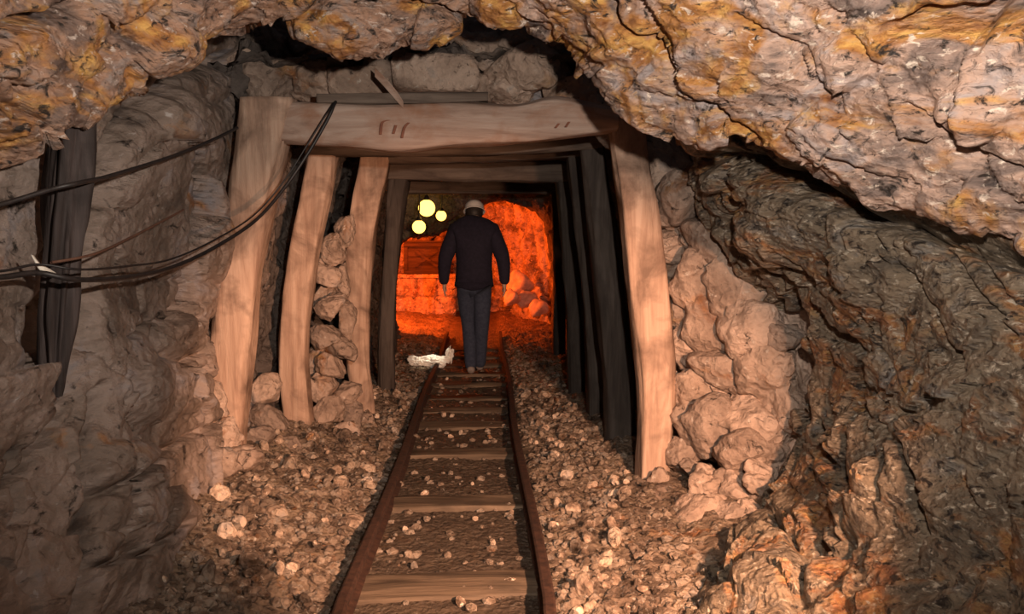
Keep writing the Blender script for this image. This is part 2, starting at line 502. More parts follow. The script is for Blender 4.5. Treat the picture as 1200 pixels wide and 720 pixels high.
# ------------------------------------------------------------------ the setting: side walls
wall_left = patch('wall_left',
    [[P(-420, -80, 1.6), P(-60, -80, 2.55), P(90, -80, 3.2), P(180, -80, 3.75), P(255, -80, 4.45), P(305, -80, 5.1), P(345, -80, 6.0)],
     [P(-420, 150, 1.6), P(-60, 150, 2.5), P(90, 130, 3.2), P(175, 130, 3.75), P(255, 130, 4.5), P(300, 130, 5.1), P(345, 140, 6.0)],
     [P(-420, 290, 1.6), P(-60, 280, 2.45), P(75, 270, 3.1), P(165, 270, 3.7), P(240, 270, 4.5), P(285, 270, 5.1), P(325, 270, 6.0)],
     [P(-420, 420, 1.6), P(-60, 420, 2.3), P(70, 410, 2.95), P(155, 400, 3.55), P(230, 400, 4.35), P(275, 400, 5.1), P(310, 400, 6.0)],
     [P(-420, 540, 1.6), P(-60, 540, 2.15), P(55, 530, 2.65), P(145, 520, 3.15), P(225, 510, 4.05), P(278, 500, 4.95), P(312, 480, 6.0)],
     [P(-420, 660, 1.5), P(-60, 650, 2.05), P(50, 640, 2.45), P(140, 630, 2.85), P(220, 610, 3.65), P(285, 575, 4.7), P(320, 550, 5.9)],
     [P(-420, 800, 1.4), P(-60, 770, 1.95), P(55, 760, 2.3), P(145, 750, 2.65), P(235, 720, 3.2), P(300, 640, 4.3), P(340, 590, 5.6)],
     [P(-420, 1000, 1.3), P(-40, 950, 1.9), P(70, 900, 2.2), P(170, 880, 2.5), P(270, 840, 3.0), P(330, 760, 4.0), P(360, 680, 5.5)]],
    380, 380, M_LEFT, None, big=0.07, facet=0.08, fs=1.5, facet2=0.02, fs2=4.5, fine=0.008, crack=0.015, stretch=(0.8, 0.8, 1.3), dip=DIPL,
    grooves=[([(100, 230), (106, 195), (122, 148), (165, 102), (215, 80), (275, 72)], 9, 0.22),
             ([(98, 470), (96, 540), (104, 590), (100, 660), (92, 740)], 7, 0.18),
             ([(105, 585), (150, 560), (200, 525), (262, 488)], 5, 0.08),
             ([(248, 380), (240, 410), (205, 432)], 7, 0.10), ([(235, 430), (262, 470)], 6, 0.09), ([(222, 432), (215, 470)], 4, 0.05),
             ([(60, 480), (45, 540), (15, 590)], 5, 0.07), ([(105, 665), (170, 650), (200, 620)], 4, 0.06),
             ([(70, 190), (70, 300), (62, 460)], 14, 0.10),
             ([(130, 400), (165, 378), (215, 370)], 4, 0.05), ([(130, 300), (190, 330), (240, 330)], 3, 0.03)],
    bulges=[(200, 395, 30, 28, 0.06), (150, 550, 55, 30, 0.05), (180, 460, 60, 35, 0.05), (170, 610, 50, 40, 0.05), (205, 140, 50, 35, 0.05)])
tag(wall_left, kind='structure')

wall_right = patch('wall_right',
    [[P(800, -60, 4.2), P(840, -60, 3.7), P(920, -60, 3.5), P(1030, -60, 3.2), P(1210, -60, 2.8), P(1700, -60, 1.4)],
     [P(795, 150, 4.4), P(822, 165, 3.9), P(905, 165, 3.5), P(1025, 165, 3.15), P(1210, 165, 2.75), P(1700, 165, 1.4)],
     [P(845, 280, 4.5), P(868, 280, 3.95), P(945, 280, 3.4), P(1060, 280, 2.9), P(1210, 280, 2.42), P(1700, 280, 1.4)],
     [P(930, 400, 4.5), P(945, 395, 3.95), P(995, 400, 3.4), P(1080, 400, 2.8), P(1210, 400, 2.25), P(1700, 400, 1.4)],
     [P(915, 520, 4.5), P(932, 520, 3.95), P(985, 520, 3.4), P(1070, 520, 2.8), P(1200, 520, 2.2), P(1700, 520, 1.4)],
     [P(845, 630, 4.0), P(872, 640, 3.4), P(945, 640, 3.05), P(1040, 640, 2.6), P(1180, 640, 2.15), P(1700, 660, 1.35)],
     [P(760, 735, 3.4), P(795, 745, 2.8), P(880, 750, 2.5), P(990, 752, 2.25), P(1145, 760, 1.95), P(1700, 800, 1.3)],
     [P(720, 880, 3.4), P(770, 900, 2.9), P(850, 900, 2.5), P(960, 900, 2.2), P(1110, 920, 1.85), P(1700, 1000, 1.2)]],
    400, 340, M_RIGHT, None, big=0.06, facet=0.05, fs=2.4, facet2=0.035, fs2=7.0, fine=0.012, crack=0.008, stretch=(0.75, 0.9, 1.4), dip=DIPR,
    grooves=[([(822, 192), (865, 186), (940, 214), (1020, 252), (1110, 274), (1200, 304)], 10, 0.22),
             ([(838, 205), (858, 260), (885, 310), (920, 345), (938, 420)], 8, 0.14),
             ([(905, 310), (935, 330), (955, 360), (985, 395)], 5, 0.10),
             ([(930, 350), (945, 400), (940, 460)], 12, 0.10),
             ([(1020, 270), (1060, 330), (1100, 380), (1130, 440)], 4, 0.04),
             ([(1080, 260), (1130, 330), (1180, 390)], 4, 0.04), ([(1140, 300), (1200, 380)], 4, 0.04),
             ([(960, 500), (990, 570), (960, 640), (930, 720)], 7, 0.07),
             ([(900, 600), (960, 665), (1000, 640)], 5, 0.06), ([(1060, 480), (1090, 560), (1080, 640)], 5, 0.05)],
    bulges=[(1015, 560, 45, 75, 0.07), (1005, 345, 30, 45, 0.05), (925, 265, 50, 40, 0.05), (900, 660, 50, 50, 0.05)])
tag(wall_right, kind='structure')

# rock face round the portal, behind the rubble stones
wall_portal = patch('wall_portal',
    [[P(px, -70, 5.2) for px in (230, 330, 450, 570, 690, 800, 880)],
     [P(px, 30, 5.1) for px in (230, 330, 450, 570, 690, 800, 880)],
     [P(px, 100, 5.05) for px in (230, 330, 450, 570, 690, 800, 880)],
     [P(px, 150, 5.05) for px in (230, 330, 450, 570, 690, 800, 880)]],
    120, 360, M_LEFT, None, big=0.03, facet=0.05, fs=3, facet2=0.02, fs2=8, fine=0.008, crack=0.03)
tag(wall_portal, kind='structure')
wall_rubble = patch('wall_rubble',
    [[P(738, 100, 5.15), P(775, 100, 5.0), P(815, 100, 4.8), P(860, 100, 4.5), P(920, 110, 4.2)],
     [P(745, 220, 5.15), P(790, 220, 5.0), P(830, 220, 4.75), P(870, 220, 4.5), P(930, 230, 4.2)],
     [P(755, 350, 5.15), P(800, 350, 5.0), P(850, 350, 4.7), P(910, 350, 4.4), P(970, 350, 4.1)],
     [P(760, 470, 5.1), P(805, 470, 4.95), P(860, 470, 4.65), P(930, 470, 4.3), P(990, 470, 4.0)],
     [P(755, 570, 5.05), P(800, 575, 4.85), P(850, 580, 4.5), P(900, 590, 4.15), P(960, 600, 3.8)],
     [P(740, 640, 4.8), P(780, 660, 4.4), P(830, 680, 4.0), P(880, 700, 3.65), P(940, 720, 3.3)],
     [P(720, 700, 4.6), P(750, 760, 4.0), P(800, 800, 3.6), P(850, 830, 3.3), P(920, 860, 3.0)]],
    260, 160, M_STONE, None, big=0.05, facet=0.06, fs=3.2, facet2=0.02, fs2=8, fine=0.010, crack=0.05,
    grooves=[([(790, 260), (797, 330), (793, 400), (800, 470), (790, 560)], 8, 0.10)])
tag(wall_rubble, kind='structure')

# walls and roof of the timbered tunnel
def wall_pts(xs, ys, zs):
    return [[Vector((x + dx, y, z)) for x, y in zip(xs, ys)] for z, dx in zs]


ys = [4.75, 5.7, 6.6, 7.7, 9.0, 10.5, 12.4]
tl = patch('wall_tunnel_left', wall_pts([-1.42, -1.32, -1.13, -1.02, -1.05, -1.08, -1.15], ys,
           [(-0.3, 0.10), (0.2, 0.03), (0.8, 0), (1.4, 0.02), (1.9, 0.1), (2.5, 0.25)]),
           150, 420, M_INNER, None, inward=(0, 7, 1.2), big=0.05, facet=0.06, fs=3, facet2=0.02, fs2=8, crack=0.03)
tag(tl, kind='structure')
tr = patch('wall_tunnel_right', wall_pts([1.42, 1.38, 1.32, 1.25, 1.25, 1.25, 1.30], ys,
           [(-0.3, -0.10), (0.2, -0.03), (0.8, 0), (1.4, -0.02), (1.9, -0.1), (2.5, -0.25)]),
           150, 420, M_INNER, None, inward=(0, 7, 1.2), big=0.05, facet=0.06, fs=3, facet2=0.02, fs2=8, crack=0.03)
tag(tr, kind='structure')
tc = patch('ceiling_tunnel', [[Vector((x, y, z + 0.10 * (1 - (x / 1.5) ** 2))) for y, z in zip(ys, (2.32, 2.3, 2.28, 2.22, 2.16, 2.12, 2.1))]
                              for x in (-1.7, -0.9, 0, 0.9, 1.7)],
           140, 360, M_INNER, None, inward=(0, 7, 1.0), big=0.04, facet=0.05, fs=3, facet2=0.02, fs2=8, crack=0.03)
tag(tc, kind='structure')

# rock mouth of the far chamber: a ring of dark rock with an arched hole
hole = [(452, 470), (455, 400), (457, 340), (461, 300), (470, 284), (490, 279), (515, 276), (540, 262), (556, 240), (580, 234), (605, 235), (632, 245), (645, 272),
        (651, 320), (650, 365), (646, 410), (640, 470)]
ringp = []
for k, sc, yy in ((0, 1.0, 12.9), (1, 1.0, 12.45), (2, 1.10, 12.2), (3, 1.5, 11.9), (4, 2.4, 11.8)):
    row = []
    for (hx, hy) in hole:
        q = P(555 + (hx - 555) * 1.0, hy, 12.4)
        c = Vector((0.0, 12.4, 0.6))
        w = c + (q - c) * sc
        row.append(Vector((w.x, yy, w.z if sc == 1.0 or hy < 420 else q.z - 0.1)))
    ringp.append(row)
mouth = patch('wall_chamber_mouth', ringp, 90, 260, M_INNER, None, big=0.03, facet=0.05, fs=3, facet2=0.02, fs2=8, crack=0.03)
tag(mouth, kind='structure')

# far chamber
xs = [-5, -3, -1.5, -0.5, 0.2, 0.55, 0.85, 1.1, 1.35, 1.6]
cy = [16.5, 17.0, 17.2, 17.2, 17.1, 16.6, 15.4, 14.2, 13.2, 12.2]
back = patch('wall_chamber', [[Vector((x, y - 0.1 * k, z)) for x, y in zip(xs, cy)] for k, z in enumerate((-0.3, 0.3, 1.0, 1.7, 2.3, 3.0))],
             180, 420, M_FAR, None, inward=(-1, 14, 1.2), big=0.12, facet=0.12, fs=1.8, facet2=0.05, fs2=4.5, fine=0.02, crack=0.08)
tag(back, kind='structure')
cl = patch('ceiling_chamber', [[Vector((x, y, z)) for y, z in ((12.3, 2.3), (13.5, 2.55), (15, 2.65), (17.5, 2.5))] for x in (-5, -3, -1, 0.5, 2)],
           120, 140, M_INNER, None, inward=(0, 14, 1), big=0.1, facet=0.08, fs=2, facet2=0.03, fs2=5, crack=0.03)
tag(cl, kind='structure')
wl = patch('wall_chamber_left', [[Vector((x, y, z)) for x, y in ((-1.2, 12.35), (-2.6, 12.6), (-4.2, 13.5), (-5, 15), (-5, 17.5))] for z in (-0.3, 0.7, 1.6, 2.9)],
           100, 160, M_FAR, None, inward=(-1, 15, 1.2), big=0.1, facet=0.08, fs=2, facet2=0.03, fs2=5, crack=0.03)
tag(wl, kind='structure')

# ------------------------------------------------------------------ floor
def ground(x, y):
    """height of the mine floor: flat track bed, banks of rubble to both sides"""
    x = np.asarray(x, float); y = np.asarray(y, float)
    bl = np.clip((-x - 0.46) / 0.8, 0, 1.4)
    br = np.clip((x - 0.46) / 0.9, 0, 1.4)
    near = np.clip((9.5 - y) / 3.0, 0, 1)
    z = (0.24 * bl ** 1.2 + 0.10 * br ** 1.2) * (0.25 + 0.75 * near)
    p = np.stack([x, y, np.zeros_like(x)], 1)
    amp = 0.25 + 0.75 * np.clip((np.abs(x) - 0.30) / 0.25, 0, 1)
    z = z + amp * (0.05 * fbm(p * 2.2, 3) + 0.020 * fbm(p * 9, 3)) - 0.022 + 0.03 * np.clip((np.abs(x) - 0.38) / 0.1, 0, 1)
    return z


ny, nx = 760, 300
t = np.linspace(0, 1, ny)
gy = 0.2 + 17.6 * t ** 1.9
gx = np.linspace(-2.3, 2.3, nx)
GX, GY = np.meshgrid(gx, gy)
fx = GX.ravel().copy(); fy = GY.ravel()
wide = np.clip((fy - 12.6) / 0.8, 0, 1)
fx = fx * (1 + 1.4 * wide)
z = ground(fx, fy)
p3 = np.stack([fx, fy, z], 1)
f1, f2, hh = worley(p3 * 16 * np.array([1, 1, 0.3]))
amp = 0.35 + 0.65 * np.clip((np.abs(fx) - 0.33) / 0.15, 0, 1)
z = z + amp * (0.016 * hh + 0.012 * (0.6 - f1)) + 0.006 * fbm(p3 * 30, 2)
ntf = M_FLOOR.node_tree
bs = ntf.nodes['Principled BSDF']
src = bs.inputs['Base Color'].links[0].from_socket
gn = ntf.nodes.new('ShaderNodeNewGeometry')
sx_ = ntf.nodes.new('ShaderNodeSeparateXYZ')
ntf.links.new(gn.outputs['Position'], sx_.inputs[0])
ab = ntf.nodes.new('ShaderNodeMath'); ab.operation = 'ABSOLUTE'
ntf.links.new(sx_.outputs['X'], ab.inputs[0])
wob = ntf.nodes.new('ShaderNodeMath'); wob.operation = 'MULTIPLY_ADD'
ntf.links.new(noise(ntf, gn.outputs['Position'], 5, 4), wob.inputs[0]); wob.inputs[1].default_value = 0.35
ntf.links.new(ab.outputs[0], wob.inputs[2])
fbed = ramp(ntf, wob.outputs[0], [(0.46, (0.8, 0.8, 0.8)), (0.66, (0, 0, 0))])  # mask of the darker band between the rails
ntf.links.new(mixc(ntf, fbed, src, (0.075, 0.052, 0.036)), bs.inputs['Base Color'])
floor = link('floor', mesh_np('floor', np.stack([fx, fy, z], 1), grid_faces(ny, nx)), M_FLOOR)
tag(floor, kind='structure')


def gz(x, y):
    return float(ground(np.array([x]), np.array([y]))[0])


# ------------------------------------------------------------------ stones
def icosphere(sub):
    import bmesh
    bm = bmesh.new()
    bmesh.ops.create_icosphere(bm, subdivisions=sub, radius=1.0)
    bm.verts.ensure_lookup_table()
    v = np.array([tuple(x.co) for x in bm.verts])
    f = np.array([[q.index for q in fc.verts] for fc in bm.faces])
    bm.free()
    return v, f


def rock_shape(sub, seed, planes=14, rough=0.05, boxy=0.0, dmin=0.70):
    v, f = icosphere(sub)
    r = np.random.RandomState(seed)
    n = r.normal(size=(planes, 3)); n /= np.linalg.norm(n, axis=1)[:, None]
    dist = dmin + (0.98 - dmin) * r.rand(planes)
    dot = v @ n.T
    lim = np.where(dot > 0.05, dist / np.maximum(dot, 0.05), 9)
    rad = np.minimum(lim.min(1), 1.06)
    if boxy:
        rb = 0.80 / np.abs(v).max(1)
        rad = np.minimum(rad, rb) * (1 - boxy) + np.minimum(rb, 1.25) * boxy
    rad = rad * (1 + rough * fbm(v * 1.7 + seed * 3.1, 5, 0.55))
    return v * rad[:, None], f


BIG = [mesh_np('boulder', *rock_shape(4, s, 9, 0.20, 0.0, 0.52), smooth=True) for s in range(14)]
BLOCK = [mesh_np('block', *rock_shape(4, 60 + s, 9, 0.07, 0.75), smooth=True) for s in range(4)]
SHARP = [mesh_np('angular_stone', *rock_shape(4, 200 + s, 7, 0.14, 0.0, 0.42), smooth=True) for s in range(8)]
MED = [mesh_np('cobble', *rock_shape(2, 100 + s, 10, 0.10), smooth=False) for s in range(12)]
for me in BIG + BLOCK + SHARP:
    me.materials.append(M_STONE)
for me in MED:
    me.materials.append(M_RUBBLE)


def wall_stone(parent, px, py, Y, rx, ry, rot=None, depth=None, mesh=None, sink=0.5, name='stone'):
    me = mesh or random.choice(BIG)
    o = bpy.data.objects.new(name, me)
    COL.objects.link(o)
    s = Y / FPX
    d = depth if depth else 0.5 * (rx + ry) * s
    o.location = P(px, py, Y)
    o.rotation_euler = (random.uniform(-0.25, 0.25), rot if rot is not None else random.uniform(-0.4, 0.4), random.uniform(-0.3, 0.3))
    o.scale = (rx * s * 1.22, d * 1.1, ry * s * 1.22)
    o.parent = parent
    return o


# stones packed over the cap beam
for px, py, rx, ry, rot, blk in [
        (318, 93, 30, 27, 0.1, 0), (272, 112, 24, 22, 0.3, 0), (368, 98, 24, 22, 0.2, 0), (420, 97, 36, 17, -0.05, 1), (345, 78, 22, 14, 0.1, 0),
        (512, 88, 50, 22, 0.05, 1), (455, 84, 26, 16, 0.3, 0), (562, 60, 32, 22, 0.2, 0), (622, 78, 40, 34, -0.3, 0), (592, 104, 26, 20, 0.2, 0),
        (674, 104, 30, 20, -0.2, 0), (652, 122, 22, 12, 0.1, 0), (562, 106, 16, 16, 0, 0), (700, 130, 24, 20, 0.3, 0), (640, 52, 28, 18, 0.2, 0),
        (395, 70, 24, 12, 0, 0), (500, 58, 28, 12, 0, 0), (720, 150, 24, 22, 0.4, 0), (290, 75, 24, 16, 0, 0), (600, 50, 26, 16, 0, 0)]:
    wall_stone(wall_portal, px, py, 4.92, rx, ry, rot, mesh=random.choice(BLOCK) if blk else None)

# rubble wall right of the portal
for px, py, Y, rx, ry in [
        (775, 195, 4.85, 32, 30), (812, 232, 4.7, 34, 34), (782, 252, 4.8, 24, 20), (838, 275, 4.6, 30, 34), (792, 285, 4.8, 22, 18),
        (826, 322, 4.68, 40, 34), (868, 330, 4.5, 34, 36), (790, 322, 4.85, 16, 18), (806, 368, 4.78, 26, 26), (846, 376, 4.62, 36, 34), (888, 386, 4.42, 34, 36),
        (812, 412, 4.75, 26, 24), (852, 428, 4.58, 36, 30), (896, 438, 4.38, 36, 36), (818, 455, 4.68, 28, 26), (806, 490, 4.66, 18, 26), (838, 502, 4.55, 36, 40),
        (884, 492, 4.38, 40, 34), (876, 530, 4.30, 34, 26), (918, 470, 4.3, 28, 40), (826, 568, 4.35, 19, 19), (862, 572, 4.25, 30, 24), (798, 536, 4.6, 16, 20),
        (786, 600, 4.3, 30, 30), (824, 618, 4.1, 32, 34), (864, 628, 4.0, 32, 36), (780, 650, 4.0, 30, 26), (820, 670, 3.8, 34, 28), (866, 690, 3.6, 34, 30),
        (905, 600, 4.1, 30, 40), (774, 568, 4.55, 14, 18), (900, 545, 4.3, 26, 30), (762, 622, 4.3, 20, 20), (800, 705, 3.55, 30, 24)]:
    wall_stone(wall_rubble, px, py, Y, rx, ry)

for k in range(60):
    px = random.uniform(785, 925); py = random.uniform(240, 640)
    if px > 850 + 75 * min(1, (py - 240) / 160) or (py > 560 and px < 800): continue
    Y = 4.90 - (px - 790) * 0.0044 - max(0, py - 500) * 0.0045
    r = random.uniform(7, 15)
    wall_stone(wall_rubble, px, py, Y - 0.10, r * random.uniform(0.9, 1.4), r)
for px, py, Y, rx, ry in [(258, 508, 4.5, 24, 20), (284, 540, 4.45, 22, 18), (246, 545, 4.3, 26, 22), (240, 470, 4.5, 20, 24)]:
    wall_stone(wall_left, px, py, Y, rx, ry)

# stones between the left posts of the tunnel
for px, py, Y, rx, ry in [
        (392, 292, 6.1, 16, 18), (384, 322, 6.05, 14, 18), (400, 330, 6.2, 12, 20), (388, 356, 6.05, 18, 18), (382, 392, 6.0, 17, 20), (398, 405, 6.15, 14, 22),
        (390, 428, 6.0, 18, 18), (380, 455, 5.95, 18, 18), (402, 460, 6.1, 16, 22), (386, 485, 5.9, 18, 20), (412, 490, 6.1, 18, 18), (400, 505, 5.9, 20, 14),
        (372, 420, 6.1, 12, 22), (405, 270, 6.25, 12, 18), (376, 345, 6.2, 12, 24), (405, 375, 6.25, 14, 22), (428, 500, 6.2, 14, 14),
        (375, 300, 6.15, 12, 14), (318, 490, 5.3, 22, 22), (300, 520, 5.1, 22, 22), (328, 525, 5.2, 24, 20), (312, 460, 5.5, 18, 22), (340, 545, 5.1, 20, 16), (295, 555, 4.9, 20, 20)]:
    st = wall_stone(tl, px, py, Y - 0.06, rx, ry, rot=random.uniform(-0.9, 0.9), mesh=random.choice(SHARP))
    st.scale = [q * 0.86 for q in st.scale]

FARST = mesh_np('pale_boulder', *rock_shape(3, 777, 7, 0.16, 0.0, 0.42))
FARST.materials.append(M_PALE)
# the bright boulder and heap at the far chamber's right side
for px, py, Y, rx, ry in [(609, 334, 14.0, 13, 14), (600, 350, 13.8, 8, 9), (618, 352, 13.9, 10, 9), (632, 362, 13.6, 10, 9)]:
    st = wall_stone(back, px, py, Y, rx, ry, mesh=FARST)

# ------------------------------------------------------------------ timbers
def log_mesh(name, path, hw, axis='Z', n_ring=26, n_len=70, square=0.55, rough=0.012, seed=0, hd=None):
    """path: world points; hw: half widths; a hewn, slightly knotty round-edged log"""
    c = catmull(np.array([tuple(p) for p in path]), n_len)
    w = catmull(np.array(hw, float), n_len)
    d = catmull(np.array(hd, float), n_len) if hd is not None else w
    if axis == 'Z': U, V = np.array([1, 0, 0.]), np.array([0, 1, 0.])
    elif axis == 'X': U, V = np.array([0, 0, 1.]), np.array([0, 1, 0.])
    else: U, V = np.array([1, 0, 0.]), np.array([0, 0, 1.])
    a = np.linspace(0, 2 * math.pi, n_ring, endpoint=False) + math.pi / n_ring
    ca, sa = np.cos(a), np.sin(a)
    e = 1 - square
    su = np.sign(ca) * np.abs(ca) ** e; sv = np.sign(sa) * np.abs(sa) ** e
    pts = c[:, None, :] + w[:, None, None] * su[None, :, None] * U + d[:, None, None] * sv[None, :, None] * V
    q = pts.reshape(-1, 3)
    rel = np.tile(np.stack([su, sv], 1), (n_len, 1))
    along = np.repeat(np.linspace(0, np.linalg.norm(c[-1] - c[0]), n_len), n_ring)
    k = np.stack([rel[:, 0] * 1.6, rel[:, 1] * 1.6, along * 1.2 + seed * 7.7], 1)
    r = 1.6 * rough * fbm(k * 1.1, 2) + rough * 0.7 * fbm(np.stack([rel[:, 0] * 5, rel[:, 1] * 5, along * 2.0 + seed], 1), 3)
    q = q + (rel[:, :1] * U + rel[:, 1:] * V) * r[:, None]
    F = grid_faces(n_len, n_ring, True)
    verts = np.concatenate([q, c[:1], c[-1:]])
    i0, i1 = len(q), len(q) + 1
    j = np.arange(n_ring); j2 = (j + 1) % n_ring
    me = bpy.data.meshes.new(name)
    base = (n_len - 1) * n_ring
    faces = [tuple(f) for f in F[:, ::-1]] + [(i0, int(x), int(y)) for x, y in zip(j, j2)] + [(i1, int(base + y), int(base + x)) for x, y in zip(j, j2)]
    me.from_pydata([tuple(v) for v in verts], [], faces)
    me.polygons.foreach_set('use_smooth', np.full(len(me.polygons), True))
    me.update()
    return me


def timber(name, parent, pts, hw_px, mat, axis='Z', **kw):
    path = [P(*p) - parent.location for p in pts]
    hw = [h * p[2] / FPX for h, p in zip(hw_px, pts)]
    o = link(name, log_mesh(name, path, hw, axis, **kw), mat, parent)
    return o


def tset(Y, label):
    return tag(empty('timber_set', (0, Y, 0)), label, 'timber frame', 'timber sets holding up the tunnel')


s1 = tset(4.7, 'nearest pale timber frame with thick cap beam at the tunnel mouth')
timber('post', s1, [(318, 118, 4.68), (302, 200, 4.68), (290, 270, 4.70), (280, 340, 4.70), (273, 410, 4.70), (268, 480, 4.70), (266, 560, 4.68), (266, 640, 4.66)],
       [30, 26, 24, 23, 23, 21, 20, 20], M_POST, seed=1, square=0.5)
timber('post', s1, [(733, 138, 4.70), (740, 200, 4.70), (749, 260, 4.70), (757, 330, 4.70), (765, 400, 4.70), (768, 470, 4.70), (765, 540, 4.70), (762, 640, 4.68)],
       [21, 20, 21, 22, 22, 20, 18, 18], M_POST, seed=2, square=0.5)
timber('cap_beam', s1, [(326, 147, 4.70), (350, 147, 4.66), (410, 149, 4.62), (470, 152, 4.62), (530, 147, 4.62), (600, 146, 4.62), (650, 139, 4.63), (700, 141, 4.65), (722, 143, 4.66)],
       [20, 23, 24, 27, 25, 22, 24, 16, 13], M_CAP, 'X', seed=3, square=0.5, n_len=100,
       hd=[0.10] * 9)

s2 = tset(5.7, 'second timber frame inside the tunnel mouth with shade-darkened right post')
timber('post', s2, [(382, 150, 5.7), (378, 190, 5.7), (366, 250, 5.7), (354, 310, 5.7), (346, 370, 5.7), (345, 430, 5.7), (351, 490, 5.7), (355, 560, 5.7)],
       [16, 16, 16, 16, 16, 16, 14, 13], M_POST, seed=4)
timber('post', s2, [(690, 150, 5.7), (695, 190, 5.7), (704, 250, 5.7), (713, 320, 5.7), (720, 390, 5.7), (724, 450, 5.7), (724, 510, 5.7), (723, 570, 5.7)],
       [15, 15, 16, 17, 17, 17, 16, 15], M_POST_SHADED, seed=5)
timber('cap_beam', s2, [(360, 168, 5.66), (450, 170, 5.62), (540, 170, 5.62), (630, 166, 5.62), (705, 162, 5.66)], [13, 13, 14, 14, 12], M_CAPD, 'X', seed=6, hd=[.09] * 5)

s3 = tset(6.5, 'third timber frame with pale curved left post beside stacked stones')
timber('post', s3, [(442, 165, 6.5), (437, 200, 6.5), (428, 250, 6.5), (422, 300, 6.5), (419, 360, 6.5), (420, 420, 6.5), (427, 470, 6.5), (430, 530, 6.5)],
       [17, 17, 15, 14, 13, 13, 11, 11], M_POST, seed=7)
timber('post', s3, [(674, 165, 6.5), (682, 230, 6.5), (690, 300, 6.5), (697, 370, 6.5), (700, 440, 6.5), (700, 530, 6.5)], [12, 12, 12, 12, 12, 12], M_POST_SHADED, seed=8)
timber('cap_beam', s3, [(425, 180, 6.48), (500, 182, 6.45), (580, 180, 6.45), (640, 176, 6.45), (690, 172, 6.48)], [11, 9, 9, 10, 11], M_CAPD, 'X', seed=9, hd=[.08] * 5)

s4 = tset(7.6, 'fourth timber frame of squared logs with shade-darkened posts just before the person')
timber('post', s4, [(472, 190, 7.6), (466, 230, 7.6), (459, 290, 7.6), (455, 350, 7.6), (453, 410, 7.6), (453, 500, 7.6)], [11, 10, 9, 9, 9, 9], M_POST_SHADED, seed=10)
timber('post', s4, [(660, 190, 7.6), (665, 250, 7.6), (671, 320, 7.6), (675, 390, 7.6), (676, 500, 7.6)], [12, 11, 11, 10, 10], M_POST_SHADED, seed=11)
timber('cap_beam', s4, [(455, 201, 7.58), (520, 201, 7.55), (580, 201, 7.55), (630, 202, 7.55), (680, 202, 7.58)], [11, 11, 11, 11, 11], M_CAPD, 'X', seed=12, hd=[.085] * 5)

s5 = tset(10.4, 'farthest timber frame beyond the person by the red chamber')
timber('post', s5, [(462, 215, 10.4), (459, 280, 10.4), (457, 350, 10.4), (457, 450, 10.4)], [8, 7, 7, 7], M_POST_SHADED, seed=13)
timber('post', s5, [(652, 215, 10.4), (655, 280, 10.4), (656, 350, 10.4), (654, 450, 10.4)], [8, 7, 7, 7], M_POST_SHADED, seed=14)
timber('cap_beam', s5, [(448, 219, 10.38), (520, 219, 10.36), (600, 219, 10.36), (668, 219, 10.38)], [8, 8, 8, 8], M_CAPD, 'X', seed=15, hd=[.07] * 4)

# red painted marks on the cap beam: three short strokes and a dab
for strokes in ([(446, 158), (448, 144), (456, 141)], [(461, 157), (464, 147)], [(471, 162), (474, 150), (479, 144)], [(651, 150), (655, 145)], [(663, 149), (667, 143)]):
    pts = [P(x, y, 4.513) for x, y in strokes]
    pts = [p + Vector((0, -0.004, 0)) - s1.location for p in pts]
    hwid = [0.007] * len(pts)
    m = link('paint_mark', log_mesh('paint_mark', pts, hwid, 'Z', n_ring=8, n_len=14, rough=0.002, hd=[0.006] * len(pts), seed=3), M_INK, s1)
    m['label'] = 'dark red painted stroke'

# planks and slivers wedged on top of the cap beam
def beam_thing(name, pts, hw_px, mat, label, cat, hd, axis='X', seed=0, group=None):
    base = P(*pts[0])
    o = empty(name, base) if False else None
    path = [P(*p) for p in pts]
    b = path[0].copy()
    me = log_mesh(name, [p - b for p in path], [h * p[2] / FPX for h, p in zip(hw_px, pts)], axis, n_ring=20, n_len=40, square=0.75, rough=0.006, seed=seed, hd=[hd] * len(pts))
    o = link(name, me, mat)
    o.location = b
    return tag(o, label, cat, group)


beam_thing('lagging_plank', [(375, 119, 4.64), (440, 119, 4.64), (500, 118, 4.64), (572, 116, 4.66)], [6, 6, 6, 5], M_CAPD,
           'dark grey lagging plank lying on top of the nearest cap beam', 'plank', 0.10, seed=21)
beam_thing('wood_sliver', [(440, 86, 4.60), (452, 98, 4.58), (464, 112, 4.56), (473, 124, 4.54)], [5, 6, 6, 4], M_CAP,
           'pale splintered wood sliver sticking down over the cap beam', 'wood sliver', 0.03, seed=22)
# dark prop by the left wall that carries the cables
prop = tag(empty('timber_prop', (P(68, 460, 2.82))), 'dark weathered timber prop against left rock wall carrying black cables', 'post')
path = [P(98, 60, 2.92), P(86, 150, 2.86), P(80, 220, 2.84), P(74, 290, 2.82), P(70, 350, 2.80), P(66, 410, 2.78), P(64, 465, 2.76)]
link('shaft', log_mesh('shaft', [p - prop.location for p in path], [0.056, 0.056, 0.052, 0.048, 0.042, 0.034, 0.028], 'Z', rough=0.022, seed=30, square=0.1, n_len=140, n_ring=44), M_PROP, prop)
link('twine', log_mesh('twine', [P(38, 300, 2.60) - prop.location, P(46, 312, 2.60) - prop.location, P(56, 318, 2.62) - prop.location, P(66, 322, 2.68) - prop.location],
     [0.004, 0.010, 0.010, 0.004], 'X', n_ring=10, n_len=16, rough=0.002, hd=[0.006] * 4), M_TIEW, prop)['label'] = 'pale twine knot'


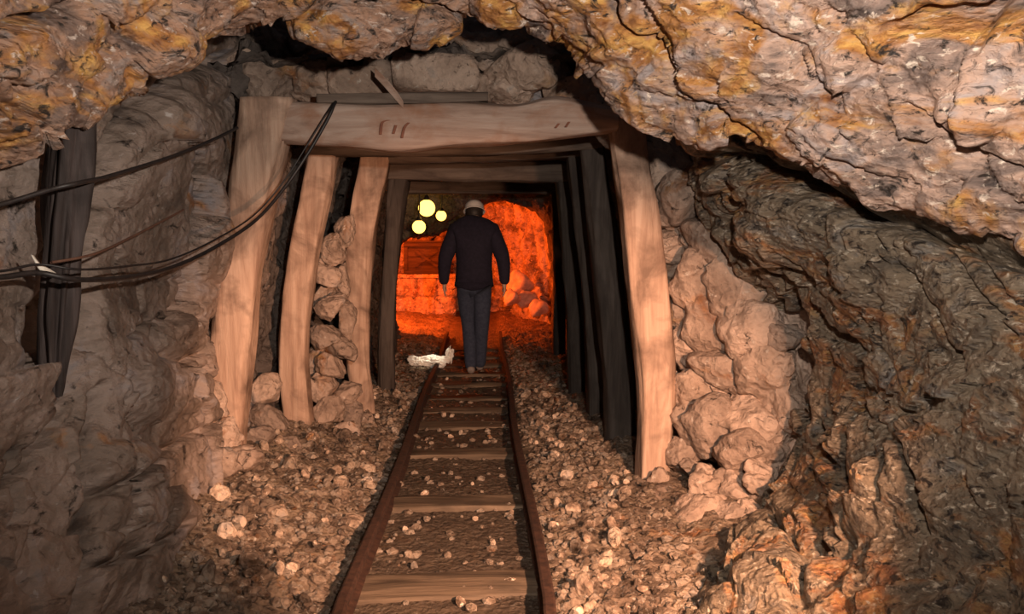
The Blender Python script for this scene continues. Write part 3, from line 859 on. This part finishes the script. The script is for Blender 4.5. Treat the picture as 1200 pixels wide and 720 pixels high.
# ------------------------------------------------------------------ cables
def cable(name, pts, r, mat, label, cat='cable'):
    path = [P(*p) for p in pts]
    b = path[0].copy()
    c = catmull(np.array([tuple(p - b) for p in path]), 90)
    tan = np.gradient(c, axis=0); tan /= np.linalg.norm(tan, axis=1)[:, None]
    up = np.array([0, 0, 1.0]); s = np.cross(tan, up); s /= np.linalg.norm(s, axis=1)[:, None]
    u2 = np.cross(s, tan)
    a = np.linspace(0, 2 * math.pi, 10, endpoint=False)
    v = c[:, None, :] + r * (np.cos(a)[None, :, None] * s[:, None, :] + np.sin(a)[None, :, None] * u2[:, None, :])
    me = mesh_np(name, v.reshape(-1, 3), grid_faces(90, 10, True))
    o = link(name, me, mat)
    o.location = b
    return tag(o, label, cat)


cable('power_cable', [(-330, 290, 1.7), (-60, 252, 2.35), (0, 240, 2.5), (60, 222, 2.62), (95, 214, 2.70), (130, 206, 2.98), (200, 184, 3.55), (245, 166, 3.95), (278, 150, 4.25)], 0.0075, M_CABLE,
      'upper black cable rising along left rock wall toward the cap beam')
cable('power_cable', [(-330, 330, 1.7), (-60, 324, 2.3), (0, 325, 2.45), (45, 320, 2.56), (92, 328, 2.66), (150, 325, 3.05), (200, 314, 3.5), (250, 291, 3.9), (300, 258, 4.25), (335, 218, 4.4), (362, 178, 4.44), (384, 140, 4.46), (392, 122, 4.50), (396, 116, 4.7)],
      0.0085, M_CABLE, 'lower sagging black cable passing over nearest left post up to cap beam')
cable('thin_wire', [(-330, 318, 1.7), (-60, 316, 2.3), (0, 318, 2.46), (45, 310, 2.58), (95, 316, 2.67), (150, 312, 3.08), (200, 304, 3.5), (250, 282, 3.9), (298, 252, 4.3), (333, 212, 4.41), (360, 170, 4.45), (386, 128, 4.47), (393, 115, 4.7)], 0.004, M_CABLE,
      'thin dark wire running just above the lower sagging cable', 'wire')
cable('thin_wire', [(60, 308, 2.64), (110, 298, 2.80), (150, 280, 3.2), (185, 262, 3.5), (215, 246, 3.8)], 0.0045, M_CABLER,
      'short reddish brown wire slanting up the left rock wall', 'wire')

# ------------------------------------------------------------------ railway track
GAUGE = 0.75
track = tag(empty('mine_track', (0, 3.0, 0)), 'narrow rusty mine railway track running into the tunnel', 'railway track')
prof = [(-0.030, 0), (0.030, 0), (0.030, 0.008), (0.007, 0.018), (0.007, 0.052), (0.022, 0.060), (0.022, 0.080), (0.014, 0.085), (-0.014, 0.085),
        (-0.022, 0.080), (-0.022, 0.060), (-0.007, 0.052), (-0.007, 0.018), (-0.030, 0.008)]
for sx in (-1, 1):
    n = 120
    yy = np.linspace(-2.4, 9.4, n)
    v = []
    for y in yy:
        ox = sx * GAUGE / 2 + 0.012 * math.sin(y * 1.3 + sx) * (1 if y > 0 else 0.5)
        oz = -0.012 + 0.006 * math.sin(y * 0.9)
        v += [(ox + a * 1.05, y, oz + b) for a, b in prof]
    me = mesh_np('rail', v, grid_faces(n, len(prof), True), smooth=False)
    link('rail', me, M_RAIL, track)
import bmesh
for i, (y, skew, w) in enumerate([(1.6, 0.02, .10), (2.5, -0.02, .10), (3.42, 0.015, .13), (4.50, 0.02, .11), (5.58, -0.01, .11), (6.44, 0.0, .10),
                                  (7.06, 0.02, .10), (7.62, -0.02, .10), (8.3, 0.01, .10), (8.95, 0, .10), (9.6, 0.02, .10), (10.3, 0, .10), (11, 0, .10)]):
    L = 0.47 + 0.03 * math.sin(i * 2.1)
    pth = [Vector((-L, y - 3.0 - skew, -0.040)), Vector((-L / 3, y - 3.0 - skew / 3, -0.033)), Vector((L / 3, y - 3.0 + skew / 3, -0.031)), Vector((L, y - 3.0 + skew, -0.040))]
    link('sleeper', log_mesh('sleeper', pth, [0.034] * 4, 'X', n_ring=20, n_len=40, square=0.75, rough=0.008, seed=40 + i, hd=[w] * 4), M_TIE, track)

# ------------------------------------------------------------------ loose rubble
def scatter_spots(n, region, mind):
    out = []
    tries = 0
    while len(out) < n and tries < n * 80:
        tries += 1
        x, y, s = region()
        if all((x - a) ** 2 + (y - b) ** 2 > (mind * (s + c)) ** 2 for a, b, c in out):
            out.append((x, y, s))
    return out


def left_region():
    y = 3.0 + 5.0 * random.random() ** 1.4
    hi = -0.47
    lo = -1.05 - 0.2 * min(1, max(0, (y - 3.2) / 1.6)) if y < 4.8 else (-1.15 if y < 6 else -0.85)
    return random.uniform(lo, hi), y, random.choice([0.015, 0.018, 0.022, 0.026, 0.03, 0.045])


def right_region():
    y = 3.0 + 5.0 * random.random() ** 1.4
    hi = (0.75 + 0.12 * (y - 3)) if y < 5 else 0.92
    return random.uniform(0.47, hi), y, random.choice([0.015, 0.018, 0.022, 0.026, 0.03, 0.042])


def mid_region():
    return random.uniform(-0.31, 0.31), 3.0 + 6 * random.random(), random.choice([0.012, 0.018, 0.024])


for spots, lab, grp in ((scatter_spots(170, left_region, 0.8), 'broken stone left of the rails', 'loose stones left of the rails'),
                        (scatter_spots(120, right_region, 0.8), 'broken stone right of the rails', 'loose stones right of the rails'),
                        (scatter_spots(26, mid_region, 1.5), 'loose stone between the two rails', 'loose stones between the rails')):
    for x, y, s in spots:
        o = bpy.data.objects.new('loose_stone', random.choice(MED))
        COL.objects.link(o)
        o.location = (x, y, gz(x, y) + 0.28 * s + 0.004)
        o.rotation_euler = [random.uniform(0, 6.28) for _ in range(3)]
        o.scale = (s * random.uniform(0.9, 1.5), s * random.uniform(0.9, 1.4), s * random.uniform(0.6, 1.0))
        zone = 'before the nearest timber frame' if y < 4.6 else ('between first and third timber frames' if y < 6.5 else 'deep inside the tunnel')
        size = 'chunky' if s > 0.034 else ('fist-sized' if s > 0.021 else 'small')
        tag(o, '%s %s %s' % (size, lab, zone), 'stone', grp)

# fine gravel nobody could count: one object
sv, sf = [], []
shapes = [rock_shape(1, 300 + s, 7, 0.12) for s in range(8)]
N = 11000
gyv = 2.6 + 8.5 * RNG.rand(N) ** 1.6
gxv = RNG.uniform(-1, 1, N) * np.where(gyv < 4.9, 1.12, np.where(gyv < 6, 1.1, 0.9))
keep = (np.abs(gxv) > 0.43) | (RNG.rand(N) < 0.10)
gyv, gxv = gyv[keep], gxv[keep]
gzv = ground(gxv, gyv)
sizes = 0.008 + 0.022 * RNG.rand(len(gyv)) ** 2
off = 0
for x, y, zz, s in zip(gxv, gyv, gzv, sizes):
    v, f = shapes[int(x * 1e5) % 8]
    ang = x * 977.0
    c, sn = math.cos(ang), math.sin(ang)
    w = v * (s * 1.2, s * 0.9, s * 0.7)
    w = np.stack([w[:, 0] * c - w[:, 1] * sn + x, w[:, 0] * sn + w[:, 1] * c + y, w[:, 2] + zz + 0.3 * s], 1)
    sv.append(w); sf.append(f + off); off += len(v)
gravel = link('gravel', mesh_np('gravel', np.concatenate(sv), np.concatenate(sf), smooth=False), M_RUBBLE)
tag(gravel, 'fine brown gravel scattered over the mine floor', 'gravel', None, 'stuff')

# white crumpled sheet by the person's feet
def crumple(seed, sx, sy, sz):
    v, f = icosphere(4)
    q = v + 0.0
    _, _, h = worley(q * 1.7 + seed)
    r = 1 + 0.42 * h + 0.45 * fbm(q * 1.5 + seed, 3)
    return q * r[:, None] * (sx, sy, sz), f


sheet = tag(empty('crumpled_sheet', (-0.44, 9.3, gz(-0.44, 9.3) + 0.02)), 'crumpled white sheet on the floor left of the walking person', 'sheet')
for dx, dz, s in ((-0.15, 0.065, (0.075, 0.07, 0.055)), (0.05, 0.06, (0.12, 0.09, 0.065)), (0.21, 0.13, (0.035, 0.05, 0.075))):
    v, f = crumple(3 + dx, *s)
    m = link('fold', mesh_np('fold', v + np.array([dx, 0, dz]), f, smooth=False), M_PAPER, sheet)

# ------------------------------------------------------------------ person walking away, stooped, pale helmet
def skin(name, verts, edges, radii, mat, parent, root=0, sub=2):
    me = bpy.data.meshes.new(name)
    me.from_pydata([tuple(v) for v in verts], edges, [])
    o = bpy.data.objects.new(name, me)
    COL.objects.link(o)
    md = o.modifiers.new('skin', 'SKIN')
    md.use_smooth_shade = True
    for i, r in enumerate(radii):
        sv_ = me.skin_vertices[0].data[i]
        sv_.radius = r if isinstance(r, tuple) else (r, r)
        sv_.use_root = (i == root)
    s = o.modifiers.new('sub', 'SUBSURF'); s.levels = sub; s.render_levels = sub
    dg = bpy.context.evaluated_depsgraph_get()
    dg.update()
    me2 = bpy.data.meshes.new_from_object(o.evaluated_get(dg))
    bpy.data.objects.remove(o, do_unlink=True)
    me2.name = name
    me2.materials.clear()
    return link(name, me2, mat, parent)


person = tag(empty('person', (0.045, 8.80, 0.025)),
             'person in dark jacket and jeans with pale helmet walking away along the track', 'person')
V, E, R = [], [], []
def vert(p, r, par=None):
    V.append(p); R.append(r)
    if par is not None: E.append((par, len(V) - 1))
    return len(V) - 1


pel = vert((0, 0, 0.93), (0.12, 0.09))
sp = vert((0, 0.02, 1.10), (0.12, 0.09), pel)
ch = vert((0, 0.05, 1.30), (0.145, 0.10), sp)
uc = vert((0, 0.10, 1.46), (0.10, 0.085), ch)
nk = vert((0, 0.19, 1.555), (0.055, 0.055), uc)
h1 = vert((0, 0.25, 1.60), (0.074, 0.080), nk)
h2 = vert((0, 0.285, 1.685), (0.078, 0.092), h1)
h3 = vert((0, 0.305, 1.745), (0.05, 0.06), h2)
nose = vert((0, 0.375, 1.635), (0.014, 0.014), h1)
arms = {}
for sx in (-1, 1):
    sh = vert((sx * 0.19, 0.09, 1.455), 0.058, uc)
    el = vert((sx * 0.30, 0.03, 1.20), 0.042, sh)
    wr = vert((sx * 0.31, 0.10 if sx < 0 else 0.02, 0.955), 0.030, el)
    dy = 0.10 if sx < 0 else 0.02
    pa = vert((sx * 0.315, dy + 0.01, 0.90), (0.020, 0.034), wr)
    kn = vert((sx * 0.315, dy + 0.015, 0.865), (0.018, 0.036), pa)
    for fy, ln in ((-0.027, 0.055), (-0.009, 0.072), (0.010, 0.075), (0.028, 0.066)):
        a = vert((sx * 0.312, dy + 0.015 + fy, 0.835), 0.009, kn)
        b = vert((sx * 0.300, dy + 0.02 + fy, 0.865 - ln), 0.0075, a)
    th = vert((sx * 0.300, dy + 0.050, 0.875), 0.010, pa)
    vert((sx * 0.292, dy + 0.062, 0.840), 0.008, th)
legs = {}
for sx, kx, ky, ax, ay in ((-1, -0.055, 0.10, -0.035, -0.06), (1, 0.075, 0.02, 0.055, 0.16)):
    hp = vert((sx * 0.085, 0.0, 0.88), 0.085, pel)
    k = vert((kx, ky, 0.48), 0.058, hp)
    an = vert((ax, ay, 0.09), 0.038, k)
    hl = vert((ax, ay - 0.02, 0.045), 0.034, an)
    to = vert((ax, ay + 0.17, 0.030), (0.036, 0.022), hl)
    legs[sx] = (hp, k, an)
body = skin('body', V, E, R, M_SKIN, person, 0, 2)

JV = [(0, -0.01, 0.83), (0, 0.0, 0.93), (0, 0.02, 1.08), (0, 0.045, 1.28), (0, 0.08, 1.47), (0, 0.175, 1.615),
      (-0.19, 0.085, 1.465), (-0.30, 0.03, 1.20), (-0.315, 0.085, 1.0), (-0.315, 0.10, 0.91),
      (0.19, 0.085, 1.465), (0.30, 0.03, 1.20), (0.315, 0.02, 1.0), (0.315, 0.02, 0.91)]
skin('jacket', JV, [(0, 1), (1, 2), (2, 3), (3, 4), (4, 5), (4, 6), (6, 7), (7, 8), (8, 9), (4, 10), (10, 11), (11, 12), (12, 13)],
     [(0.20, 0.155), (0.20, 0.155), (0.20, 0.15), (0.225, 0.165), (0.20, 0.16), (0.125, 0.11), 0.11, 0.082, 0.062, 0.055, 0.105, 0.082, 0.062, 0.055], M_JACKET, person, 2, 2)
TV = [(0, 0.0, 0.99)]
TE, TR = [], [(0.165, 0.125)]
for sx, kx, ky, ax, ay in ((-1, -0.055, 0.10, -0.035, -0.06), (1, 0.075, 0.02, 0.055, 0.16)):
    i = len(TV)
    TV += [(sx * 0.088, 0.0, 0.85), (kx, ky, 0.48), (ax, ay, 0.03)]
    TE += [(0, i), (i, i + 1), (i + 1, i + 2)]
    TR += [0.108, 0.082, 0.064]
skin('trousers', TV, TE, TR, M_JEANS, person, 0, 2)
for ax, ay in ((-0.035, -0.06), (0.055, 0.16)):
    skin('shoe', [(ax, ay - 0.05, 0.045), (ax, ay + 0.05, 0.05), (ax, ay + 0.15, 0.035), (ax, ay + 0.21, 0.03)], [(0, 1), (1, 2), (2, 3)],
         [(0.045, 0.045), (0.047, 0.05), (0.048, 0.036), (0.040, 0.03)], M_SHOE, person, 0, 2)
# hair cap and helmet
v, f = icosphere(4)
hv = v * (0.092, 0.108, 0.10)
hv[:, 2] = np.where(hv[:, 2] < -0.035, -0.035 + (hv[:, 2] + 0.035) * 0.35, hv[:, 2])
hv[:, 1] = np.minimum(hv[:, 1], 0.065)
link('hair', mesh_np('hair', hv + np.array([0, 0.275, 1.665]), f), M_HAIR, person)
prof_h = [(0.0, 0.112), (0.04, 0.108), (0.075, 0.088), (0.098, 0.055), (0.104, 0.015), (0.105, 0.0), (0.116, -0.008), (0.117, -0.014), (0.102, -0.010), (0.096, 0.0)]
nr = 40
a = np.linspace(0, 2 * math.pi, nr, endpoint=False)
hv = np.array([[(r * math.cos(t_), r * 1.15 * math.sin(t_), z_ + 0.006 * abs(math.cos(t_)) ** 8 * (r < 0.11)) for t_ in a] for r, z_ in prof_h]).reshape(-1, 3)
tilt = np.array(Matrix.Rotation(-0.38, 3, 'X'))
hel = link('helmet', mesh_np('helmet', hv @ tilt.T + np.array([0, 0.295, 1.69]), grid_faces(len(prof_h), nr, True)), M_HELMET, person)
hel['label'] = 'pale hard hat'
link('added_headlamp', log_mesh('added_headlamp', [Vector((0, 0.405, 1.70)), Vector((0, 0.42, 1.693)), Vector((0, 0.445, 1.68))], [0.022, 0.026, 0.024], 'Y', n_ring=16, n_len=10, square=0.0, rough=0.0), M_CABLE, hel)  # made-up lamp body to go with the added floor spot

# ------------------------------------------------------------------ far chamber furniture
def box_mesh(name, sx, sy, sz, c=(0, 0, 0), bev=0.02):
    bm = bmesh.new()
    bmesh.ops.create_cube(bm, size=1.0)
    for q in bm.verts:
        q.co = Vector((q.co.x * sx + c[0], q.co.y * sy + c[1], q.co.z * sz + c[2]))
    bmesh.ops.bevel(bm, geom=list(bm.edges), offset=bev, segments=2, affect='EDGES')
    me = bpy.data.meshes.new(name)
    bm.to_mesh(me); bm.free()
    return me


# rough masonry bench made of stone blocks, with a braced wooden chest on it
bx0 = P(463, 365, 15.9); bx1 = P(534, 365, 15.9)
bench = tag(empty('stone_bench', ((bx0.x + bx1.x) / 2, 16.1, 0)), 'low stone bench glowing orange under the chamber lamps', 'bench')
W = bx1.x - bx0.x
for r in range(2):
    for c in range(3):
        wv, fv = rock_shape(3, 500 + r * 3 + c, 8, 0.02, 0.97)
        o = link('block', mesh_np('block', wv * (W / 6 * 1.30, 0.28, 0.20 * 1.28), fv), M_FAR, bench)
        o.location = (-W / 2 + W / 6 + c * W / 3 + (0.04 if r else 0), 0, 0.16 + r * 0.38)
topz = 0.74
link('top_slab', box_mesh('top_slab', W * 1.04, 0.6, 0.07, (0, 0, topz), 0.02), M_FAR, bench)
ct = P(496, 300, 15.9)
chest = tag(empty('wooden_chest', (ct.x, 16.08, topz + 0.036)), 'dark wooden chest with diagonal braces standing on the stone bench', 'chest')
cw, chh = 0.72, 0.58
link('body', box_mesh('body', cw, 0.40, chh, (0, 0, chh / 2), 0.015), M_BOX, chest)
for nm, sx_, sz_, x_, z_ in (('rail', cw, 0.07, 0, 0.04), ('rail', cw, 0.07, 0, chh - 0.04), ('stile', 0.07, chh - 0.14, -cw / 2 + 0.04, chh / 2), ('stile', 0.07, chh - 0.14, cw / 2 - 0.04, chh / 2)):
    link(nm, box_mesh(nm, sx_, 0.05, sz_, (x_, -0.215, z_), 0.01), M_BOX, chest)
for sgn in (-1, 1):
    br = link('brace', box_mesh('brace', 0.52, 0.03, 0.055, (0, 0, 0), 0.008), M_BOX, chest)
    br.location = (0.06, -0.222 - 0.006 * sgn, chh / 2 + 0.0)
    br.rotation_euler = (0, 0.62 * sgn, 0)
link('lid', box_mesh('lid', cw * 1.05, 0.46, 0.04, (0, 0, chh + 0.02), 0.012), M_BOX, chest)

for (px, py, Y, r, lab) in ((500, 244, 11.5, 0.112, 'largest glowing yellow globe lamp hanging before the far chamber'),
                            (517, 253, 11.6, 0.070, 'small glowing globe lamp right of the largest lamp'),
                            (491, 266, 11.4, 0.088, 'lowest glowing yellow globe lamp hanging before the far chamber')):
    c = P(px, py, Y)
    L = tag(empty('globe_lamp', c), lab, 'lamp', 'glowing globe lamps in the far chamber')
    v, f = icosphere(4)
    link('globe', mesh_np('globe', v * r, f), M_BULB, L)
    top = 2.16 - c.z
    link('socket', log_mesh('socket', [Vector((0, 0, r * 0.85)), Vector((0, 0, r * 1.1)), Vector((0, 0, r * 1.5))], [0.035, 0.04, 0.02], 'Z', n_ring=14, n_len=10, square=0.0, rough=0.0), M_CABLE, L)
    link('flex', log_mesh('flex', [Vector((0, 0, r * 1.4)), Vector((0.01, 0, (r + top) / 2)), Vector((0, 0, top))], [0.010] * 3, 'Z', n_ring=8, n_len=14, square=0.0, rough=0.0), M_CABLE, L)
